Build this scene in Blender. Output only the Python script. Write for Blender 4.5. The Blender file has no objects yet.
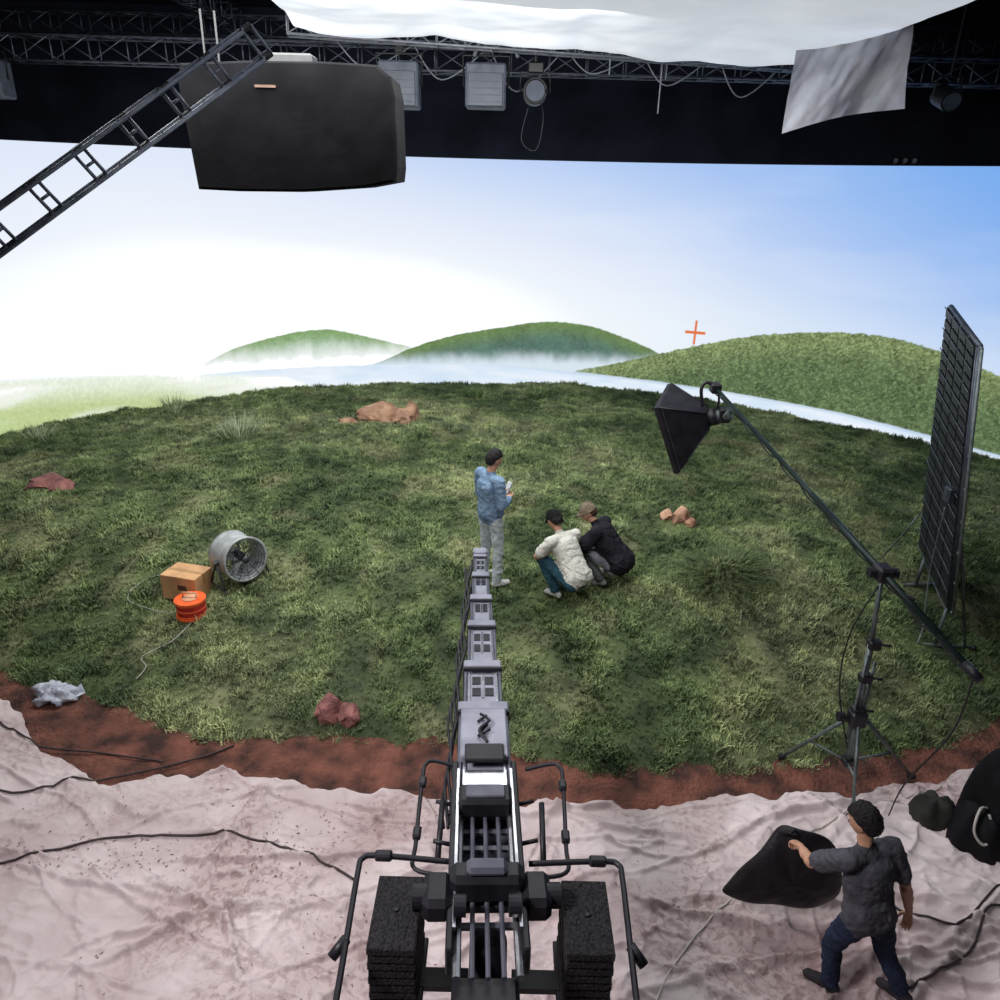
import bpy, math, random
import numpy as np
from mathutils import Matrix, Vector, Euler
random.seed(7); RNG=np.random.RandomState(7)
S=bpy.context.scene
S.view_settings.view_transform='Standard'
# ------------------------------------------------------------------ helpers
def lin(c):
    return tuple(((x/255)/12.92 if x/255<=0.04045 else ((x/255+0.055)/1.055)**2.4) for x in c)
def V(*a): return Vector(a)
_tab=RNG.rand(256,256)
def vnoise(x,y,seed=0):
    x=np.asarray(x,float)+seed*17.3; y=np.asarray(y,float)+seed*9.1
    xi=np.floor(x).astype(int); yi=np.floor(y).astype(int); fx=x-xi; fy=y-yi
    fx=fx*fx*(3-2*fx); fy=fy*fy*(3-2*fy)
    g=lambda a,b:_tab[a%256,b%256]
    return (g(xi,yi)*(1-fx)+g(xi+1,yi)*fx)*(1-fy)+(g(xi,yi+1)*(1-fx)+g(xi+1,yi+1)*fx)*fy
def fbm(x,y,o=4,seed=0):
    x=np.asarray(x,float); y=np.asarray(y,float)
    s=0;a=.5;t=0
    for i in range(o):
        s=s+a*vnoise(x*2**i,y*2**i,seed+i*3); t+=a; a*=.5
    return s/t
def sst(a,b,x):
    t=np.clip((np.asarray(x,float)-a)/(b-a),0,1); return t*t*(3-2*t)

def mat(name,c,c2=None,rough=.7,metal=0,scale=6,bump=0.0,bscale=None,emit=None,estr=0,detail=4,spec=.4,coord='Object',ridged=False):
    m=bpy.data.materials.new(name); m.use_nodes=True; nt=m.node_tree; N=nt.nodes; L=nt.links
    b=N['Principled BSDF']; tc=N.new('ShaderNodeTexCoord')
    no=N.new('ShaderNodeTexNoise'); no.inputs['Scale'].default_value=scale; no.inputs['Detail'].default_value=detail
    L.new(tc.outputs[coord],no.inputs['Vector'])
    cr=N.new('ShaderNodeValToRGB'); L.new(no.outputs['Fac'],cr.inputs['Fac'])
    a=lin(c); d=lin(c2) if c2 else tuple(x*.72 for x in a)
    cr.color_ramp.elements[0].position=.35; cr.color_ramp.elements[1].position=.65
    cr.color_ramp.elements[0].color=(*d,1); cr.color_ramp.elements[1].color=(*a,1)
    L.new(cr.outputs['Color'],b.inputs['Base Color'])
    b.inputs['Roughness'].default_value=rough; b.inputs['Metallic'].default_value=metal
    b.inputs['Specular IOR Level'].default_value=spec
    if bump:
        n2=N.new('ShaderNodeTexNoise'); n2.inputs['Scale'].default_value=bscale or scale*4; n2.inputs['Detail'].default_value=5
        if ridged: n2.noise_type='RIDGED_MULTIFRACTAL'
        L.new(tc.outputs[coord],n2.inputs['Vector'])
        bp=N.new('ShaderNodeBump'); bp.inputs['Strength'].default_value=bump; bp.inputs['Distance'].default_value=.05
        L.new(n2.outputs['Fac'],bp.inputs['Height']); L.new(bp.outputs['Normal'],b.inputs['Normal'])
    if emit:
        b.inputs['Emission Color'].default_value=(*lin(emit),1); b.inputs['Emission Strength'].default_value=estr
    return m

class Acc:
    def __init__(s): s.v=[];s.f=[];s.m=[];s.sm=[];s.n=0
    def add(s,verts,faces,m=0,smooth=False):
        o=s.n; s.v.extend([tuple(p) for p in verts]); s.n+=len(verts)
        s.f.extend([tuple(i+o for i in f) for f in faces])
        s.m.extend(m if isinstance(m,(list,np.ndarray)) else [m]*len(faces)); s.sm.extend([smooth]*len(faces))
    def box(s,c,size,m=0,R=None,bev=0.0):
        x,y,z=[a/2 for a in size]; R=R or Matrix.Identity(3); c=Vector(c)
        if bev<=0:
            vs=[c+R@V(i*x,j*y,k*z) for i in(-1,1) for j in(-1,1) for k in(-1,1)]
            s.add(vs,[(0,1,3,2),(4,6,7,5),(0,4,5,1),(2,3,7,6),(0,2,6,4),(1,5,7,3)],m); return
        b=min(bev,x*.9,y*.9,z*.9); vs=[];idx={}
        for i in(-1,1):
            for j in(-1,1):
                for k in(-1,1):
                    for ax in range(3):
                        p=[i*(x-b),j*(y-b),k*(z-b)]; p[ax]=(i*x,j*y,k*z)[ax]
                        idx[(i,j,k,ax)]=len(vs); vs.append(c+R@V(*p))
        fs=[]
        for ax in range(3):
            o=[q for q in range(3) if q!=ax]
            for sgn in(-1,1):
                q=[]
                for (e,g) in((-1,-1),(1,-1),(1,1),(-1,1)):
                    k=[0,0,0];k[ax]=sgn;k[o[0]]=e;k[o[1]]=g;q.append(idx[(*k,ax)])
                fs.append(tuple(q))
        for ax in range(3):
            o=[q for q in range(3) if q!=ax]
            for e in(-1,1):
                for g in(-1,1):
                    k1=[0,0,0];k1[ax]=-1;k1[o[0]]=e;k1[o[1]]=g;k2=list(k1);k2[ax]=1
                    fs.append((idx[(*k1,o[0])],idx[(*k2,o[0])],idx[(*k2,o[1])],idx[(*k1,o[1])]))
        for i in(-1,1):
            for j in(-1,1):
                for k in(-1,1): fs.append(tuple(idx[(i,j,k,a)] for a in range(3)))
        s.add(vs,fs,m)
    def tube(s,pts,r,m=0,n=8,caps=True,smooth=True,su=1,sv=1,hint=None):
        pts=[Vector(p) for p in pts]; K=len(pts)
        rs=r if isinstance(r,(list,tuple)) else [r]*K
        vs=[];fs=[]; prev=None
        for i,p in enumerate(pts):
            t=(pts[min(i+1,K-1)]-pts[max(i-1,0)]); t=t.normalized() if t.length>1e-9 else V(0,0,1)
            if prev is None:
                h=Vector(hint) if hint else (V(0,0,1) if abs(t.z)<.9 else V(1,0,0))
                u=(h-t*h.dot(t)).normalized()
            else: u=(prev-t*prev.dot(t)).normalized()
            prev=u; w=t.cross(u)
            for j in range(n):
                a=2*math.pi*j/n; vs.append(p+u*(math.cos(a)*rs[i]*su)+w*(math.sin(a)*rs[i]*sv))
        for i in range(K-1):
            for j in range(n):
                fs.append((i*n+j,i*n+(j+1)%n,(i+1)*n+(j+1)%n,(i+1)*n+j))
        if caps: fs+= [tuple(range(n))[::-1],tuple((K-1)*n+j for j in range(n))]
        s.add(vs,fs,m,smooth)
    def cyl(s,p0,p1,r,m=0,n=20,smooth=False): s.tube([p0,p1],r,m,n,smooth=smooth)
    def limb(s,p0,p1,r0,r1,hint=(1,0,0),su=1,sv=1,m=0,n=20):
        p0=Vector(p0);p1=Vector(p1);w=(p1-p0); L=w.length; w=w.normalized() if L>1e-6 else V(0,0,1)
        pts=[];rs=[]
        k=5
        for i in range(k+1):
            a=math.pi/2*(1-i/k); pts.append(p0-w*r0*math.sin(a)*.9); rs.append(max(r0*math.cos(a),1e-3))
        for i in range(k+1):
            a=math.pi/2*(i/k); pts.append(p1+w*r1*math.sin(a)*.9); rs.append(max(r1*math.cos(a),1e-3))
        s.tube(pts,rs,m,n,su=su,sv=sv,hint=hint)
    def sphere(s,c,r,m=0,n=14,R=None,sc=(1,1,1),fn=None):
        c=Vector(c);R=R or Matrix.Identity(3);vs=[];fs=[];K=n;Mx=n*2
        for i in range(K+1):
            a=math.pi*i/K
            for j in range(Mx):
                b=2*math.pi*j/Mx
                p=V(math.sin(a)*math.cos(b)*sc[0],math.sin(a)*math.sin(b)*sc[1],math.cos(a)*sc[2])*r
                if fn: p=fn(p)
                vs.append(c+R@p)
        for i in range(K):
            for j in range(Mx): fs.append((i*Mx+j,(i+1)*Mx+j,(i+1)*Mx+(j+1)%Mx,i*Mx+(j+1)%Mx))
        s.add(vs,fs,m,True)
    def build(s,name,mats,parent=None,sub=0):
        me=bpy.data.meshes.new(name); me.from_pydata(s.v,[],s.f)
        for x in mats: me.materials.append(x)
        me.polygons.foreach_set('material_index',np.array(s.m,dtype=np.int32))
        me.polygons.foreach_set('use_smooth',np.array(s.sm,dtype=bool)); me.update()
        o=bpy.data.objects.new(name,me); S.collection.objects.link(o)
        if parent: o.parent=parent
        return o
def gridmesh(name,X,Y,Z,mats,smooth=True,link=True):
    ny,nx=X.shape; co=np.stack([X,Y,Z],-1).reshape(-1,3).astype(np.float32)
    i=np.arange(ny-1)[:,None]*nx+np.arange(nx-1)[None,:]
    f=np.stack([i,i+1,i+nx+1,i+nx],-1).reshape(-1,4).astype(np.int32)
    me=bpy.data.meshes.new(name); me.vertices.add(len(co)); me.vertices.foreach_set('co',co.ravel())
    me.loops.add(f.size); me.loops.foreach_set('vertex_index',f.ravel())
    me.polygons.add(len(f)); me.polygons.foreach_set('loop_start',np.arange(0,f.size,4,dtype=np.int32))
    me.polygons.foreach_set('use_smooth',np.full(len(f),smooth)); me.update(calc_edges=True)
    for m in mats: me.materials.append(m)
    o=bpy.data.objects.new(name,me)
    if link: S.collection.objects.link(o)
    return o
def catmull(pts,k=8):
    pts=[Vector(p) for p in pts]; P=[pts[0]]+pts+[pts[-1]]; out=[]
    for i in range(1,len(P)-2):
        for j in range(k):
            t=j/k; a,b,c,d=P[i-1:i+3]
            out.append(.5*((2*b)+(c-a)*t+(2*a-5*b+4*c-d)*t*t+(3*b-a-3*c+d)*t**3))
    out.append(pts[-1]); return out

# ------------------------------------------------------------------ camera
cam=bpy.data.cameras.new('camera'); co=bpy.data.objects.new('camera',cam); S.collection.objects.link(co)
cam.sensor_width=36; cam.lens=27.0; cam.clip_start=.05
co.matrix_world=Matrix.Translation((0,0,5.3))@Matrix.Rotation(math.radians(67.2),4,'X')@Matrix.Rotation(math.radians(1.5),4,'Z')
S.camera=co

# ------------------------------------------------------------------ terrain functions
FX=[-13,-9,-7,-5.2,-2.9,-.5,1,2.5,4.2,5.1,7,10,13]; FY=[11,8.8,7.7,6.85,6.02,6.05,5.65,5.75,6.1,6.4,7.4,9.6,12]
def yfront(x):
    x=np.asarray(x,float); return np.interp(x,FX,FY)+.30*(fbm(x*1.6,0*x+3.3,4)-.5)
def hm(x,y):
    x=np.asarray(x,float);y=np.asarray(y,float)
    d=y-yfront(x)
    r=np.sqrt(x*x+(y-6.1)**2)
    H=.70-.16*sst(3,10,np.abs(x))-.2*sst(8.5,12.5,r)
    z=.08*sst(0,.25,d)+(H-.08)*sst(-.3,3.0,d)
    z=z+.18*(fbm(x*.45,y*.45,3,5)-.5)*sst(.2,2,d)+.15*(fbm(x*1.7,y*1.7,3,9)-.5)*sst(0,1,d)
    z=z+.24*np.exp(-(((x-2.85)/.55)**2+((y-8.45)/.35)**2))
    z=z+.18*np.exp(-(((x+3.2)/1.1)**2+((y-12.0)/1.3)**2))+.16*np.exp(-(((x+2.2)/.6)**2+((y-10.4)/1.0)**2))
    return z*sst(-.02,.05,d)
def H1(x,y): return float(hm(x,y))
CX=[-9,-6.2,-5.2,-4.89,-4.3,-3.66,-2.6,-1.52,0,.99,2.2,3.39,4.3,4.95,7,9]; CY=[7.6,6.9,6.45,6.2,5.6,5.38,5.5,5.38,5.25,5.22,5.45,5.45,5.7,6.0,6.9,7.8]
def ycloth(x):
    x=np.asarray(x,float); return np.interp(x,CX,CY)+.42*(fbm(x*2.1,0*x+1.3,4)-.5)
FR=np.random.RandomState(21); FOLDS=[]
for _i in range(130):
    fx,fy=FR.uniform(-5.2,5.2),FR.uniform(2.2,5.6); an=FR.choice([FR.normal(.1,.25),FR.normal(.9,.3),FR.normal(-.5,.3)])
    FOLDS.append((fx,fy,math.cos(an),math.sin(an),FR.uniform(.3,1.5),FR.uniform(.012,.036),FR.uniform(.02,.06),FR.uniform(-.25,.25)))
def hc(x,y):
    x=np.asarray(x,float);y=np.asarray(y,float)
    wx=x+.5*fbm(x*1.1,y*1.1,3,2); wy=y+.5*fbm(x*1.1,y*1.1,3,6)
    rg=lambda q:1-np.abs(2*q-1)
    r1=rg(fbm(wx*1.1,wy*2.0,2,11)); r2=rg(fbm(wx*2.6+wy,wy*3.2,3,15)); r3=rg(vnoise(wx*.7+wy*2.0,wy*.9,21)); r4=rg(vnoise(wx*1.5-wy*.9,wx*.3+wy*.5,27)); r5=rg(fbm(wx*6,wy*8,2,31))
    z=.03+.035*r1**6+.03*r2**6+.035*r3**14+.035*r4**14+.016*r5**5+.012*fbm(x*4,y*4,2,30)
    jx=.10*(fbm(x*2.5,y*2.5,2,51)-.5); jy=.10*(fbm(x*2.5,y*2.5,2,54)-.5)
    for (fx,fy,c,s,L_,w,a,cv) in FOLDS:
        dx=x+jx-fx;dy=y+jy-fy;u=dx*c+dy*s;v=-dx*s+dy*c-cv*u*u
        z=z+a*np.exp(-(v/w)**2)*np.exp(-(u/L_)**4)
    return z
def HC(x,y): return float(hc(x,y)) if y<float(ycloth(x)) else .04

# ------------------------------------------------------------------ LED wall
nth,nz=1100,340
th=np.linspace(-64,64,nth)[None,:].repeat(nz,0); zz=np.linspace(0.0,5.85,nz)[:,None].repeat(nth,1)
tr=np.radians(th); RW=13.4
X=RW*np.sin(tr); Y=6.1+RW*np.cos(tr)
def C3(c): return np.array(lin(c))[None,None,:]
def mixc(a,b,t): return a*(1-t[...,None])+b*t[...,None]
dx=np.where(th+15>0,(th+15)/62,(th+15)/85)
d=np.sqrt(dx**2+((zz-1.2)/5.8)**2)
t=sst(.02,1.40,d)**1.25*(1-.5*sst(0,-40,th))
col=mixc(C3((253,254,255)),C3((112,168,238)),t)
cl=sst(.5,.75,fbm(th*.06,zz*1.1,4,40))*.10
col=mixc(col,C3((250,252,255)),cl)
col=mixc(col,C3((240,248,250)),sst(4.2,1.5,zz)*.5)
tx=fbm(th*6,zz*22,3,50); tx2=fbm(th*1.1,zz*3,4,55); tx3=vnoise(th*9,zz*38,60)
def sridge(pts,rough=.03):
    p=catmull([(a,b,0) for a,b in pts],10); a=np.array([(q.x,q.y) for q in p]); o=np.argsort(a[:,0])
    return np.interp(th,a[o,0],a[o,1],left=-1,right=-1)+rough*(fbm(th*3,0*zz,3,70)-.5)
R1=sridge([(-36,.7),(-32,1.2),(-29.2,1.5),(-25,1.74),(-22,1.86),(-19,1.88),(-16.8,1.78),(-11.5,1.47),(-6,1.1)])
m=sst(-.015,.02,R1-zz)
hc1=mixc(C3((134,166,112)),C3((158,188,158)),sst(0,.5,R1-zz)); hc1=hc1*(.75+.5*tx)[...,None]
hc1=mixc(hc1,C3((250,253,253)),sst(1.75,1.05,zz+.25*(tx2-.5)))
col=mixc(col,hc1,m)
R2=sridge([(-20,.7),(-16,.92),(-13.7,1.04),(-9.3,1.45),(-5,1.72),(-.5,1.91),(3,2.06),(6,2.11),(9,2.05),(11.5,1.92),(16.5,1.52),(21,1.0)])
m=sst(-.012,.015,R2-zz)
hc2=mixc(C3((114,140,90)),C3((94,124,112)),sst(.0,.55,R2-zz)); hc2=hc2*(.50+.45*tx+.45*tx2)[...,None]
hc2=mixc(hc2,C3((216,230,240)),sst(1.42,.98,zz+.2*(tx2-.5)+.012*(th-4)*-.5))
col=mixc(col,hc2,m)
shore=np.interp(th,[-64,-30,0,8,21.7,36.9,48.1,64],[1.0,1.0,.93,.84,.71,.59,.42,.3])
m=sst(-.02,.05,shore+.05*(tx2-.5)-zz)
lake=mixc(C3((205,225,245)),C3((244,249,255)),fbm(th*.35,zz*6,3,80)); 
lake=mixc(lake,C3((150,185,215)),sst(.1,.0,shore-zz)*sst(-10,20,th)*.6)
col=mixc(col,lake,m)
R3=sridge([(6,.6),(8,.86),(10.7,1.03),(14,1.24),(17.1,1.47),(21,1.76),(25.1,2.04),(30,2.28),(34.4,2.41),(37,2.44),(39.8,2.42),(43,2.3),(46.3,2.12),(52,1.7),(60,1.1),(64,.8)],.05)
m=sst(-.01,.012,R3+.03*(tx3-.5)-zz)*sst(-.02,.02,zz-shore-.03*(tx2-.5))
hc3=mixc(C3((130,146,100)),C3((98,118,82)),sst(0,.9,R3-zz)); 
hc3=hc3*(.18+.5*tx2+1.4*tx*tx3*1.5)[...,None]
hc3=mixc(hc3,C3((190,205,190)),sst(12,4,th)*.6)
col=mixc(col,hc3,m)
R4=np.interp(th,[-64,-50,-40,-32,-24,-19],[1.45,1.42,1.2,1.0,.8,.3])
m=sst(-.05,.12,R4-zz)
md=mixc(C3((232,240,222)),C3((192,208,150)),sst(.1,.75,R4-zz)); md=md*(.85+.3*tx)[...,None]
md=mixc(md,C3((252,254,254)),sst(.45,.75,fbm(th*.12,zz*2.6,3,90))*.7)
md=mixc(md,C3((252,254,254)),sst(-36,-24,th)*.7)
col=mixc(col,md,m)
cm=((np.abs(th-20.5)<.16)&(np.abs(zz-2.06)<.29))|((np.abs(zz-2.06)<.035)&(np.abs(th-20.5)<1.1))
col=np.where(cm[...,None],C3((226,120,70)),col)
col=col*(1+.6*sst(.86,1.0,col.min(-1)))[...,None]
ledm=bpy.data.materials.new('led_screen_image'); ledm.use_nodes=True; nt=ledm.node_tree
for n in list(nt.nodes): nt.nodes.remove(n)
o_=nt.nodes.new('ShaderNodeOutputMaterial'); e_=nt.nodes.new('ShaderNodeEmission'); a_=nt.nodes.new('ShaderNodeAttribute'); a_.attribute_name='Col'
e_.inputs['Strength'].default_value=1.0
nt.links.new(a_.outputs['Color'],e_.inputs['Color']); nt.links.new(e_.outputs[0],o_.inputs['Surface'])
try: ledm.cycles.emission_sampling='NONE'
except Exception: pass
led_parent=bpy.data.objects.new('led_video_wall',None); S.collection.objects.link(led_parent)
scr=gridmesh('screen',X,Y,zz,[ledm]); scr.parent=led_parent
ca=scr.data.color_attributes.new('Col','FLOAT_COLOR','POINT')
ca.data.foreach_set('color',np.concatenate([np.clip(col,0,2),np.ones(col.shape[:2]+(1,))],-1).astype(np.float32).ravel())
M_blk=mat('black_metal',(30,31,34),(20,21,24),rough=.5,scale=20)
A=Acc()
n=64
for i in range(n):
    a0=math.radians(-64+128*i/n);a1=math.radians(-64+128*(i+1)/n)
    p=lambda a,r,z:(r*math.sin(a),6.1+r*math.cos(a),z)
    A.add([p(a0,13.42,0),p(a1,13.42,0),p(a1,13.42,5.86),p(a0,13.42,5.86),p(a0,13.6,0),p(a1,13.6,0),p(a1,13.6,5.86),p(a0,13.6,5.86)],
          [(3,2,6,7),(5,4,7,6),(0,1,2,3)],0)
    if i%4==0: A.cyl(p(a0,13.9,0),p(a0,13.9,5.9),.03,0,8); A.cyl(p(a0,13.65,5.6),p(a0,13.9,5.6),.02,0,6)
A.build('cabinet_frame',[M_blk],led_parent)

# ------------------------------------------------------------------ room
def roombox(name,c,s,m):
    A=Acc();A.box(c,s,0);return A.build(name,[m])
M_room=mat('studio_dark_paint',(52,56,74),(36,39,54),rough=.9,scale=.8)
M_floor=mat('studio_floor_concrete',(92,78,74),(70,60,58),rough=.8,scale=1.5)
roombox('floor',(0,8,-.1),(36,32,.2),M_floor)
roombox('ceiling',(0,8,9.7),(36,32,.2),M_room)
roombox('wall_back',(0,24.1,4.8),(36,.2,9.8),M_room)
roombox('wall_left',(-18.1,8,4.8),(.2,32,9.8),M_room)
roombox('wall_right',(18.1,8,4.8),(.2,32,9.8),M_room)
roombox('wall_front',(0,-8.1,4.8),(36,.2,9.8),M_room)

# ------------------------------------------------------------------ soil
x=np.linspace(-10,10,500); y=np.linspace(0,1,90)
Xs=x[None,:].repeat(90,0); y0=ycloth(x)-.25; y1=yfront(x)+.5
Ys=y0[None,:]+(y1-y0)[None,:]*y[:,None]
Zs=.008+(.07*fbm(Xs*3,Ys*3,4,33)**1.6+.02*fbm(Xs*14,Ys*14,2,36))*sst(.2,.6,Ys-y0[None,:])
M_soil=mat('red_soil',(132,84,70),(62,42,37),rough=.95,scale=3.4,bump=.9,bscale=24,detail=10)
gridmesh('red_soil_strip',Xs,Ys,Zs,[M_soil])

# ------------------------------------------------------------------ drop cloth
x=np.linspace(-7.5,7.5,960); t=np.linspace(0,1,400)
Xc=x[None,:].repeat(400,0); yc=ycloth(x); Yc=1.0+(yc[None,:]-1.0)*t[:,None]; Zc=hc(Xc,Yc)
edge=sst(0,.10,yc[None,:]-Yc); Zc=.035+ (Zc-.03)*(.45+.55*edge)
mc=bpy.data.materials.new('dusty_drop_cloth'); mc.use_nodes=True; nt=mc.node_tree;N=nt.nodes;L=nt.links;b=N['Principled BSDF']
tc=N.new('ShaderNodeTexCoord')
def noise(s,dt=5,dist=0,rid=False):
    q=N.new('ShaderNodeTexNoise')
    if rid:q.noise_type='RIDGED_MULTIFRACTAL'
    q.inputs['Scale'].default_value=s;q.inputs['Detail'].default_value=dt;q.inputs['Distortion'].default_value=dist;L.new(tc.outputs['Object'],q.inputs['Vector']);return q
def ramp(src,p0,p1,c0,c1):
    r=N.new('ShaderNodeValToRGB');r.color_ramp.elements[0].position=p0;r.color_ramp.elements[1].position=p1
    r.color_ramp.elements[0].color=(*c0,1);r.color_ramp.elements[1].color=(*c1,1);L.new(src,r.inputs['Fac']);return r
base=ramp(noise(.9).outputs['Fac'],.35,.65,lin((186,168,168)),lin((222,210,210)))
st=ramp(noise(.8,7,.5).outputs['Fac'],.46,.62,(0,0,0),(1,1,1))
sp=ramp(noise(13,9,1.2).outputs['Fac'],.48,.60,(0,0,0),(.6,.6,.6))
mul=N.new('ShaderNodeMath');mul.operation='MULTIPLY';L.new(st.outputs[0],mul.inputs[0]);L.new(sp.outputs[0],mul.inputs[1])
mx=N.new('ShaderNodeMix');mx.data_type='RGBA';L.new(mul.outputs[0],mx.inputs['Factor']);L.new(base.outputs[0],mx.inputs[6]);mx.inputs[7].default_value=(*lin((128,98,96)),1)
mu2=N.new('ShaderNodeMath');mu2.operation='MULTIPLY';mu2.inputs[1].default_value=.35;L.new(st.outputs[0],mu2.inputs[0])
mx2=N.new('ShaderNodeMix');mx2.data_type='RGBA';L.new(mu2.outputs[0],mx2.inputs['Factor']);L.new(mx.outputs[2],mx2.inputs[6]);mx2.inputs[7].default_value=(*lin((150,120,118)),1)
L.new(mx2.outputs[2],b.inputs['Base Color']);b.inputs['Roughness'].default_value=.65
bp2=N.new('ShaderNodeBump');bp2.inputs['Strength'].default_value=.35;bp2.inputs['Distance'].default_value=.03;L.new(noise(9,5,1.2).outputs['Fac'],bp2.inputs['Height']);L.new(bp2.outputs[0],b.inputs['Normal'])
gridmesh('drop_cloth',Xc,Yc,Zc,[mc])

# ------------------------------------------------------------------ grass mound
x=np.linspace(-12,12,420); t=np.linspace(0,1,300)
Xm=x[None,:].repeat(300,0); yf=yfront(x); yb=6.1+np.sqrt(13.28**2-x**2); yb=np.maximum(yb,yf+.3)
Ym=yf[None,:]+(yb-yf)[None,:]*t[:,None]; Zm=hm(Xm,Ym)
def grassmat(name,cs,blade):
    m=bpy.data.materials.new(name);m.use_nodes=True;nt=m.node_tree;N=nt.nodes;L=nt.links;b=N['Principled BSDF']
    g=N.new('ShaderNodeNewGeometry')
    def nz(s,d=4):
        q=N.new('ShaderNodeTexNoise');q.inputs['Scale'].default_value=s;q.inputs['Detail'].default_value=d;L.new(g.outputs['Position'],q.inputs['Vector']);return q
    def rp(src,st):
        r=N.new('ShaderNodeValToRGB');e=r.color_ramp.elements
        e[0].position=st[0][0];e[0].color=(*st[0][1],1);e[1].position=st[-1][0];e[1].color=(*st[-1][1],1)
        for p_,c_ in st[1:-1]:
            k=e.new(p_);k.color=(*c_,1)
        L.new(src,r.inputs['Fac']);return r.outputs[0]
    def mulc(a,c):
        mm=N.new('ShaderNodeMix');mm.data_type='RGBA';mm.blend_type='MULTIPLY';mm.inputs['Factor'].default_value=1;L.new(a,mm.inputs[6]);L.new(c,mm.inputs[7]);return mm.outputs[2]
    out=rp(nz(.42,5).outputs['Fac'],[(.36,lin(cs[0])),(.5,lin(cs[1])),(.64,lin(cs[2]))])
    out=mulc(out,rp(nz(2.3,6).outputs['Fac'],[(.36,(.50,.53,.54)),(.66,(1.42,1.36,1.25))]))
    pm=rp(nz(1.1,6).outputs['Fac'],[(.54,(0,0,0)),(.68,(.6,.6,.6))])
    mp=N.new('ShaderNodeMix');mp.data_type='RGBA';L.new(pm,mp.inputs['Factor']);L.new(out,mp.inputs[6]);mp.inputs[7].default_value=(*lin((156,156,120)),1);out=mp.outputs[2]
    if blade:
        oi=N.new('ShaderNodeObjectInfo');out=mulc(out,rp(oi.outputs['Random'],[(0,(.62,.66,.64)),(.8,(1.12,1.1,1.08)),(1,(1.7,1.6,1.55))]))
    L.new(out,b.inputs['Base Color']);b.inputs['Roughness'].default_value=.75;b.inputs['Specular IOR Level'].default_value=.2
    return m
GC=[(92,112,80),(124,144,102),(162,174,134)]
M_turf=grassmat('turf_soil',[(68,80,54),(80,92,62),(94,102,74)],False)
M_blade=grassmat('grass_blades',GC,True)
mound=gridmesh('grass_mound',Xm,Ym,Zm,[M_turf])
tc_=bpy.data.collections.new('grass_tufts')
for k in range(5):
    vs=[];fs=[]
    for j in range(15):
        a=random.uniform(0,6.28);rr=random.uniform(0,.05);px,py_=rr*math.cos(a),rr*math.sin(a)
        hgt=random.uniform(.02,.06);ln=random.uniform(.015,.05);b_=random.uniform(0,6.28);w=.0045;pa=b_+1.57
        ox,oy=math.cos(b_),math.sin(b_);wx,wy=math.cos(pa)*w,math.sin(pa)*w;o=len(vs)
        vs+=[(px-wx,py_-wy,-.01),(px+wx,py_+wy,-.01),(px+ox*ln*.35+wx*.8,py_+oy*ln*.35+wy*.8,hgt*.65),(px+ox*ln*.35-wx*.8,py_+oy*ln*.35-wy*.8,hgt*.65),(px+ox*ln,py_+oy*ln,hgt)]
        fs+=[(o,o+1,o+2,o+3),(o+3,o+2,o+4)]
    me=bpy.data.meshes.new('tuft');me.from_pydata(vs,[],fs);me.materials.append(M_blade);me.update()
    ob=bpy.data.objects.new('tuft_%d'%k,me);tc_.objects.link(ob)
ng=bpy.data.node_groups.new('scatter_grass','GeometryNodeTree')
ng.interface.new_socket('Geometry',in_out='INPUT',socket_type='NodeSocketGeometry');ng.interface.new_socket('Geometry',in_out='OUTPUT',socket_type='NodeSocketGeometry')
N=ng.nodes;L=ng.links
gi=N.new('NodeGroupInput');go=N.new('NodeGroupOutput');dp=N.new('GeometryNodeDistributePointsOnFaces');ip=N.new('GeometryNodeInstanceOnPoints')
ci=N.new('GeometryNodeCollectionInfo');ci.inputs['Collection'].default_value=tc_;ci.inputs['Separate Children'].default_value=True;ci.inputs['Reset Children'].default_value=True
rv=N.new('FunctionNodeRandomValue');rv.data_type='FLOAT_VECTOR';rv.inputs[0].default_value=(-.25,-.25,0);rv.inputs[1].default_value=(.25,.25,6.28)
rs=N.new('FunctionNodeRandomValue');rs.data_type='FLOAT';rs.inputs[2].default_value=.6;rs.inputs[3].default_value=1.35
nn=N.new('ShaderNodeTexNoise');nn.inputs['Scale'].default_value=2.4;nn.inputs['Detail'].default_value=4
mr=N.new('ShaderNodeMapRange');mr.inputs[1].default_value=.36;mr.inputs[2].default_value=.68;mr.inputs[3].default_value=.5;mr.inputs[4].default_value=1.6
ml=N.new('ShaderNodeMath');ml.operation='MULTIPLY';jn=N.new('GeometryNodeJoinGeometry')
ip.inputs['Pick Instance'].default_value=True;dp.inputs['Density'].default_value=330
L.new(gi.outputs[0],dp.inputs['Mesh']);L.new(dp.outputs['Points'],ip.inputs['Points']);L.new(ci.outputs[0],ip.inputs['Instance'])
L.new(rv.outputs[0],ip.inputs['Rotation']);L.new(nn.outputs['Fac'],mr.inputs[0]);L.new(mr.outputs[0],ml.inputs[0]);L.new(rs.outputs[1],ml.inputs[1]);L.new(ml.outputs[0],ip.inputs['Scale'])
L.new(ip.outputs[0],jn.inputs[0]);L.new(gi.outputs[0],jn.inputs[0]);L.new(jn.outputs[0],go.inputs[0])
md_=mound.modifiers.new('grass','NODES');md_.node_group=ng

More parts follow.
